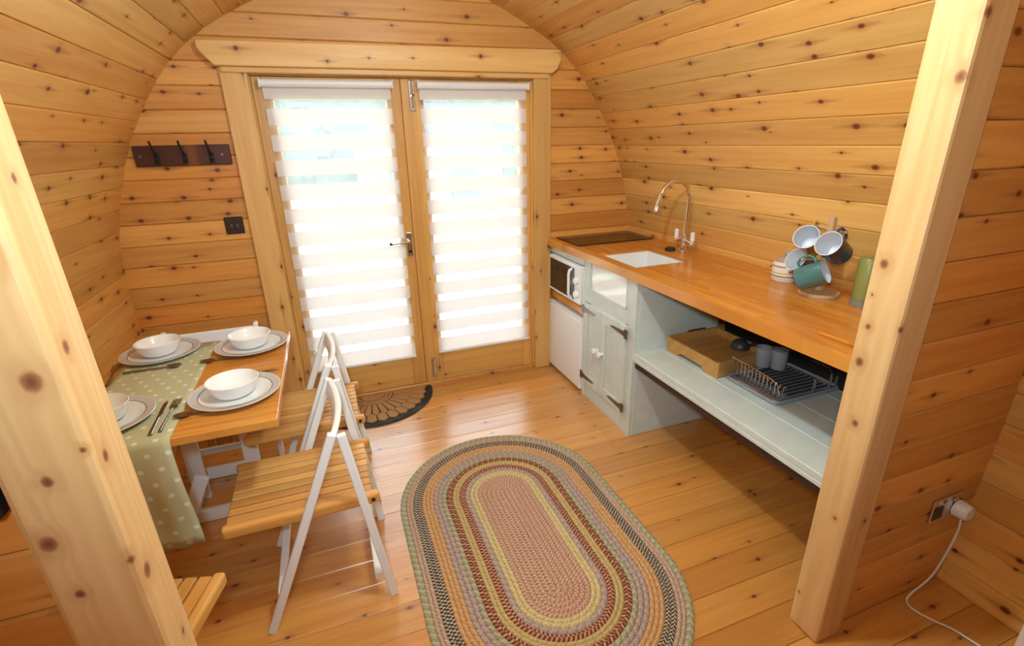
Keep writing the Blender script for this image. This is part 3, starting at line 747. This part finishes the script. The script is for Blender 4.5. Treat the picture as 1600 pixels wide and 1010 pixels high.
def plate_mat():
    k = NT('rimmed_plate_glaze'); x, y, z = k.sep(k.obj()); r = k.vec('LENGTH', k.comb(x, y))
    col = k.mix(k.mr(r, .1115, .1125), c4((.82, .82, .82)), c4((.56, .55, .57)))
    line = k.math('MULTIPLY', k.math('GREATER_THAN', r, .1100), k.math('LESS_THAN', r, .1125)); col = k.mix(line, col, (.09, .09, .11, 1))
    edge = k.math('GREATER_THAN', r, .1355); col = k.mix(edge, col, (.72, .72, .73, 1))
    k.put(k.b.inputs['Base Color'], col); k.b.inputs['Roughness'].default_value = .12; return k.m
PM = plate_mat()
plm = MB().lathe([(0, .004), (.085, .004), (.094, .006), (.108, .0125), (.134, .017), (.1375, .0185), (.139, .017), (.137, .0145), (.108, .008), (.095, .0), (0, .0)], 64).mesh('plate', smooth=40)
bwm = MB().lathe([(0, .006), (.042, .007), (.058, .014), (.068, .032), (.0755, .051), (.0785, .0535), (.0805, .052), (.0735, .030), (.063, .009), (.050, .0), (0, 0)], 56).mesh('bowl', smooth=50)
PLATES = [(-1.115, -.700, 'far left corner of the table beside the wall'), (-.776, -.757, 'far right corner of the table, nearest the doors'),
          (-.780, -1.210, 'near right corner of the table, on bare wood'), (-1.140, -1.250, 'near left corner on the runner, behind the post')]
pz = TT+.0035
for i, (x_, y_, wh) in enumerate(PLATES):
    o = link('dinner_plate', plm, PM); o.location = (x_, y_, pz); tag(o, 'white dinner plate with grey rim at '+wh, 'plate', 'grey-rimmed dinner plates on the table')
    b_ = link('bowl', bwm, CERAM); b_.location = (x_-.004, y_+.002, pz+.0052); tag(b_, 'white bowl standing on the plate at '+wh, 'bowl', 'white bowls on the dinner plates')

# cutlery
def knife(loc, rz, label):
    t = thing('table_knife', label, 'knife', loc, rz)
    MB().prism([(-.006, -.11), (.006, -.11), (.0045, -.005), (-.0045, -.005)], 0, .006, 'z').build('handle', CUTL, t, .0015)
    MB().prism([(-.006, -.005), (.005, -.005), (.008, .02), (.0085, .085), (.002, .112), (-.006, .09)], .001, .0035, 'z').build('blade', CUTL, t, .0006)
def fork(loc, rz, label):
    t = thing('table_fork', label, 'fork', loc, rz)
    MB().tube([(0, -.10, .003), (0, -.03, .005), (0, .04, .006)], [.0055, .0035, .003], 8).build('handle', CUTL, t, smooth=50)
    h = MB().prism([(-.003, .036), (.003, .036), (.0125, .052), (.0125, .064), (-.0125, .064), (-.0125, .052)], .003, .006, 'z').build('head', CUTL, t, .0008)
    for q in (-.0105, -.0035, .0035, .0105): MB().box(q-.0016, q+.0016, .063, .108, .003, .0055).build('tine', CUTL, h)
def spoon(loc, rz, label):
    t = thing('spoon', label, 'spoon', loc, rz)
    MB().tube([(0, -.10, .003), (0, -.03, .005), (0, .045, .005)], [.0055, .0035, .003], 8).build('handle', CUTL, t, smooth=50)
    MB().lathe([(0, .001), (.010, .003), (.0165, .009), (.018, .0095), (.011, .0015), (0, 0)], 20).xf(Matrix.Translation((0, .066, 0)) @ Matrix.Diagonal((1, 1.45, 1, 1))).build('bowl', CUTL, t, smooth=50)
zc_ = TT+.0034
knife((-.986, -1.285, zc_), math.radians(2), 'table knife lying on the runner beside the fork')
fork((-.958, -1.285, zc_), math.radians(-1), 'table fork lying along the runner edge beside the knife')
spoon((-1.10, -.865, zc_), math.radians(-92), 'spoon lying across the runner before the far left plate')
spoon((-.852, -1.302, TT+.0005), math.radians(92), 'spoon whose bowl peeks out left of the near right plate')
spoon((-.858, -.862, TT+.0005), math.radians(90), 'spoon whose bowl peeks out left of the far right plate')
knife((-.770, -1.050, TT+.0005), math.radians(-86), 'table knife lying crossways beyond the near right bowl')
fork((-1.236, -.86, TT+.0005), math.radians(8), 'fork at the wall side of the far left plate')

# ------------------------------------------------------------------ folding chairs
def make_chair(label, loc, rz):
    t = thing('folding_chair', label, 'chair', loc, rz, 'white-framed folding chairs around the table')
    AP = (-.090, .685)
    for s in (-1, 1):
        y_ = s*.200
        a = Vector((AP[0]+.010, y_, AP[1])); f = Vector((.200, y_, .0)); rr_ = Vector((-.195, y_-s*.002, .0)); a2 = Vector((AP[0]-.014, y_-s*.002, AP[1]-.008))
        leg_ = Vector((.0, 1, 0))
        stick('front_leg', f, a, .027, .020, WHITE, t, up=(0, 1, 0), bevel=.003)
        stick('rear_leg', rr_, a2, .027, .018, WHITE, t, up=(0, 1, 0), bevel=.003)
    # curved crest rail
    mb = MB(); n = 10; vs = []; fs = []
    for i in range(n+1):
        q = -1+2*i/n; off = -.020*(1-q*q)
        for dx, dz in ((-.009, 0), (.011, 0), (.011+.016, -.048), (-.009+.016, -.048)): vs.append((AP[0]+.004+off+dx, q*.188, .682+dz))
    for i in range(n):
        for k in range(4): fs.append((i*4+k, i*4+(k+1) % 4, (i+1)*4+(k+1) % 4, (i+1)*4+k))
    fs += [(0, 1, 2, 3), (n*4+3, n*4+2, n*4+1, n*4)]
    mb.add(vs, fs); mb.build('crest_rail', WHITE, t, .003, smooth=40)
    stick('rear_stretcher', (-.152, -.19, .092), (-.152, .19, .092), .024, .030, WHITE, t)
    stick('front_stretcher', (.150, -.19, .125), (.150, .19, .125), .022, .030, WHITE, t)
    # seat
    for s in (-1, 1):
        sb = stick('side_slat', (-.190, s*.164, .402), (.272, s*.164, .402), .030, .038, SEATP, t, bevel=.008, seg=2)
        MB().tube([(.02, s*.0155, .0), (.02, s*.019, 0)], .007, 10).build('bolt', BLACKPL, sb)
    ns = 8
    for i in range(ns):
        y_ = -.132+.264*i/(ns-1)
        stick('slat', (-.170, y_, .412), (.262, y_, .412), .031, .016, SEATP, t, bevel=.003)
    for x_ in (-.12, .20): stick('cross_batten', (x_, -.149, .393), (x_, .149, .393), .03, .018, SEATP, t)
    return t
CH = make_chair('white folding chair nearest the rug, its slatted seat pushed under the table', (-.570, -1.340, 0), PI)
dup(CH, (-.570, -.815, 0), PI, 'white folding chair second from the camera, in front of the glass doors')
dup(CH, (-1.05, -1.90, 0), PI/2-.28, 'folding chair hidden by the left post, only slatted seat corner showing')
fc = thing('folding_chair', 'folded chair standing beyond the table end, only its white top rail showing', 'chair', (-.985, -.47, 0), -PI/2, 'white-framed folding chairs around the table')
for s_ in (-1, 1):
    stick('front_leg', (.012, s_*.19, 0), (.006, s_*.19, .715), .034, .020, WHITE, fc, up=(0, 1, 0), bevel=.003)
    stick('rear_leg', (-.024, s_*.188, 0), (-.030, s_*.188, .72), .034, .018, WHITE, fc, up=(0, 1, 0), bevel=.003)
    stick('side_slat', (.042, s_*.164, .14), (.042, s_*.164, .60), .030, .030, SEATP, fc, bevel=.006)
MB().box(-.008, .012, -.178, .178, .625, .712).build('crest_rail', WHITE, fc, .003)
for i in range(8): stick('slat', (.042, -.132+.264*i/7, .15), (.042, -.132+.264*i/7, .585), .031, .016, SEATP, fc, up=(1, 0, 0), bevel=.003)
for zz in (.20, .50): stick('cross_batten', (.024, -.149, zz), (.024, .149, zz), .016, .03, SEATP, fc)
stick('rear_stretcher', (-.026, -.18, .09), (-.026, .18, .09), .02, .03, WHITE, fc)

# ------------------------------------------------------------------ rug
def braid(name, a, b, c):
    k = NT(name); uv = k.n('ShaderNodeUVMap').outputs[0]; u, v, _ = k.sep(uv)
    w = k.math('ADD', k.math('DIVIDE', u, .0150), k.math('MULTIPLY', k.math('ABSOLUTE', k.math('SUBTRACT', v, .5)), 1.1))
    row = k.math('FLOOR', k.math('MULTIPLY', v, 2.0)); w = k.math('ADD', w, k.math('MULTIPLY', row, .5))
    fr_ = k.math('FRACT', w); alt = k.math('MODULO', k.math('FLOOR', k.math('MULTIPLY', w, 2.0)), 4.0)
    col = k.mix(k.math('GREATER_THAN', fr_, .52), c4(a), c4(b)); col = k.mix(k.math('GREATER_THAN', alt, 2.5), col, c4(c))
    tri = k.math('ABSOLUTE', k.math('SUBTRACT', fr_, .5))
    col = k.mix(k.mr(tri, .36, .5), col, k.mix(1.0, col, (.55, .55, .55, 1), 'MULTIPLY'))
    fz = k.noise(k.obj(), 90, 2); col = k.mix(k.mr(fz, .3, .7, 0, .35), col, c4([q*.8 for q in a]))
    k.put(k.b.inputs['Base Color'], col); k.b.inputs['Roughness'].default_value = .9; k.b.inputs['Specular IOR Level'].default_value = .1
    k.bump(k.math('SUBTRACT', .5, tri), .8, .004); return k.m
pinkA, pinkB, crm = lin(216, 180, 154), lin(168, 116, 98), lin(216, 198, 148)
mauve, sageC, tan = lin(190, 164, 154), lin(172, 170, 138), lin(208, 184, 132)
dred, navy, peach = lin(128, 62, 52), lin(72, 72, 82), lin(210, 166, 116)
BM = dict(pink=braid('braid_pink', pinkA, pinkB, lin(178, 128, 104)), cream=braid('braid_cream', crm, lin(214, 192, 142), lin(198, 172, 120)),
          mauve=braid('braid_mauve', mauve, lin(176, 168, 146), lin(160, 132, 134)), redb=braid('braid_redbrown', dred, lin(206, 166, 128), lin(196, 150, 118)),
          tan=braid('braid_tan', tan, lin(200, 172, 116), lin(186, 154, 98)), dred=braid('braid_darkred', dred, lin(204, 176, 130), lin(170, 120, 90)),
          sage=braid('braid_sage', sageC, lin(200, 176, 150), lin(148, 148, 118)), peach=braid('braid_peach', peach, lin(196, 146, 100), lin(212, 168, 118)),
          navy=braid('braid_navy', navy, lin(204, 182, 148), lin(196, 172, 140)), rose=braid('braid_rose', lin(200, 164, 146), lin(176, 164, 134), lin(206, 176, 152)))
SEQ = [('pink', .02)]*6+[('cream', .0175)]*2+[('mauve', .022), ('redb', .026), ('tan', .015), ('tan', .015), ('dred', .027), ('sage', .020), ('mauve', .019), ('mauve', .019)]+[('peach', .0163)]*3+[('navy', .0195)]*2+[('rose', .0145)]*2+[('sage', .025)]
rug = thing('braided_rug', 'oval braided rug in pink, cream, red and navy rings on floor', 'rug', (.165, -1.455, .0003))
HL = .275
rr0 = 0
for i, (kname, wd_) in enumerate(SEQ):
    r0 = rr0; rr0 += wd_; r1 = r0+wd_*1.03; rc = (r0+r1)/2
    prof = [(r0, .0), (r0+.002, .006), (rc, .0092), (r1-.002, .006), (r1, 0)]
    na = 10+2*i; path = []
    for s in (1, -1):
        for q in range(na+1):
            a = (0 if s > 0 else PI)+PI*q/na; path.append((a, s))
    vs, fs, uvs = [], [], []; u = random.random()*.02; m_ = len(path)
    pu = None
    for q in range(m_+1):
        a, s = path[q % m_]; c = Vector((math.cos(a)*rc, s*HL+math.sin(a)*rc))
        if pu is not None: u += (c-pu).length
        pu = c
        for j, (rr, zz) in enumerate(prof):
            vs.append((math.cos(a)*rr, s*HL+math.sin(a)*rr, zz)); uvs.append((u, j/4))
    for q in range(m_):
        for j in range(4): fs.append((q*5+j, (q+1)*5+j, (q+1)*5+j+1, q*5+j+1))
    me = bpy.data.meshes.new('braid'); me.from_pydata(vs, [], fs); ul = me.uv_layers.new(name='uv')
    for p in me.polygons:
        for li, vi in zip(p.loop_indices, p.vertices): ul.data[li].uv = uvs[vi]
    me.shade_smooth(); link('braid', me, BM[kname], rug)

# ------------------------------------------------------------------ doormat
mat_ = thing('doormat', 'half-round coir doormat with black rubber rim at the doors', 'doormat', (-.300, -.012, .0004))
def half(r, n=40): return [(r*math.cos(PI+PI*i/n), r*math.sin(PI+PI*i/n)) for i in range(n+1)]
MB().prism(half(.376), 0, .005, 'z').build('backing', RUBBER, mat_, .001)
rim = []
n = 40
mb = MB()
for i in range(n+1):
    a = PI+PI*i/n
    for r_, z_ in ((.340, .005), (.345, .011), (.370, .011), (.376, .004)): rim.append((r_*math.cos(a), r_*math.sin(a), z_))
mb.add(rim, [(i*4+k, (i+1)*4+k, (i+1)*4+k+1, i*4+k+1) for i in range(n) for k in range(3)]); mb.build('rim', RUBBER, mat_, smooth=60)
def sector(r0, r1, a0, a1, n=8, mid=0):
    p = [(r0*math.cos(PI+a0+(a1-a0)*i/n), r0*math.sin(PI+a0+(a1-a0)*i/n)) for i in range(n+1)]
    q = []
    for i in range(n+1):
        t = 1-i/n; rr = r1+mid*(1-abs(2*t-1)); a = PI+a0+(a1-a0)*t; q.append((rr*math.cos(a), rr*math.sin(a)))
    return p+q
def coir(poly): MB().prism(poly, .004, .012, 'z').build('coir_pad', COIR, mat_, .0012)
e = .02
MB().prism([(0, -.004)]+[(.075*math.cos(PI+e+(PI-2*e)*i/16), .075*math.sin(PI+e+(PI-2*e)*i/16)) for i in range(17)], .004, .012, 'z').build('coir_pad', COIR, mat_)
coir(sector(.081, .100, .03, PI-.03, 20)); coir(sector(.106, .125, .03, PI-.03, 20))
NP = 15; st = (PI-.04)/NP
for i in range(NP):
    a0 = .02+i*st; g_ = .016
    coir(sector(.132, .232, a0+g_*1.4, a0+st-g_*1.0, 4, .030))
for i in range(NP+1):
    a0 = max(.03, .02+(i-.5)*st); a1 = min(PI-.03, .02+(i+.5)*st)
    g_ = .012
    p = [(.262*math.cos(PI+a0+g_), .262*math.sin(PI+a0+g_)), (.240*math.cos(PI+(a0+a1)/2), .240*math.sin(PI+(a0+a1)/2)), (.262*math.cos(PI+a1-g_), .262*math.sin(PI+a1-g_))]
    p += [((.318+.018*(1-abs(2*t-1)))*math.cos(PI+a1-g_-(a1-a0-2*g_)*t), (.318+.018*(1-abs(2*t-1)))*math.sin(PI+a1-g_-(a1-a0-2*g_)*t)) for t in (0, .25, .5, .75, 1)]
    coir(p)

# ------------------------------------------------------------------ right partition: socket, plug and lead; corner unit; left screen
so = thing('wall_socket', 'chrome double wall socket low on the right partition', 'socket', (1.335, PY-.0005, .345))
MB().box(-.074, .074, -.008, 0, -.044, .044).build('plate', STEEL, so, .003)
for sx in (-.045, .045): MB().box(sx-.022, sx+.022, -.0095, -.0078, -.03, .018).build('outlet', BLACKPL, so)
for sx in (-.02, .02): MB().box(sx-.006, sx+.006, -.013, -.008, .024, .036).build('rocker', STEEL, so, .001)
pg = thing('mains_plug', 'white plug with trailing lead pushed into the chrome socket', 'plug', (1.382, PY-.0098, .335))
MB().lathe([(0, 0), (.029, 0), (.030, .006), (.026, .036), (.022, .040), (0, .040)], 24).xf(Matrix.Rotation(PI/2, 4, 'X')).build('body', PLAST, pg, smooth=40)
def spl(pts, n=8):
    out = []
    P = [Vector(p) for p in pts]; P = [P[0]]+P+[P[-1]]
    for i in range(1, len(P)-2):
        for k in range(n):
            t = k/n; a, b, c, d = P[i-1], P[i], P[i+1], P[i+2]
            out.append(.5*((2*b)+(-a+c)*t+(2*a-5*b+4*c-d)*t*t+(-a+3*b-3*c+d)*t**3))
    out.append(P[-2]); return out
wpts = [(1.382, PY-.03, .31), (1.385, PY-.032, .25), (1.368, PY-.03, .16), (1.335, PY-.026, .07), (1.25, PY-.022, .012), (1.222, PY-.05, .006), (1.235, PY-.10, .006), (1.262, PY-.15, .006), (1.275, PY-.21, .006), (1.29, PY-.26, .006), (1.33, PY-.31, .006)]
MB().tube([Vector(p)-Vector((1.382, PY-.0098, .335)) for p in spl(wpts)], .0035, 8).build('lead', PLAST, pg, smooth=60)
un_ = thing('storage_unit', 'dark upright unit with white edge at the lower right corner', 'unit', (1.27, -2.72, 0))
MB().box(-.125, .10, -.20, .20, 0, .72).build('body', BLACKPL, un_)
MB().box(-.13, .10, .2005, .220, 0, .73).build('edge', WHITE, un_, .003)

tv = thing('wall_screen', 'flat black screen on the left partition beside the post', 'screen', (-1.06, PY-.001, 1.22))
MB().box(-.205, .20, -.03, -.008, -.172, .18).build('panel', BLACKPL, tv, .004)
MB().box(-.06, .06, -.008, 0, -.06, .06).build('bracket', BLACKPL, tv)
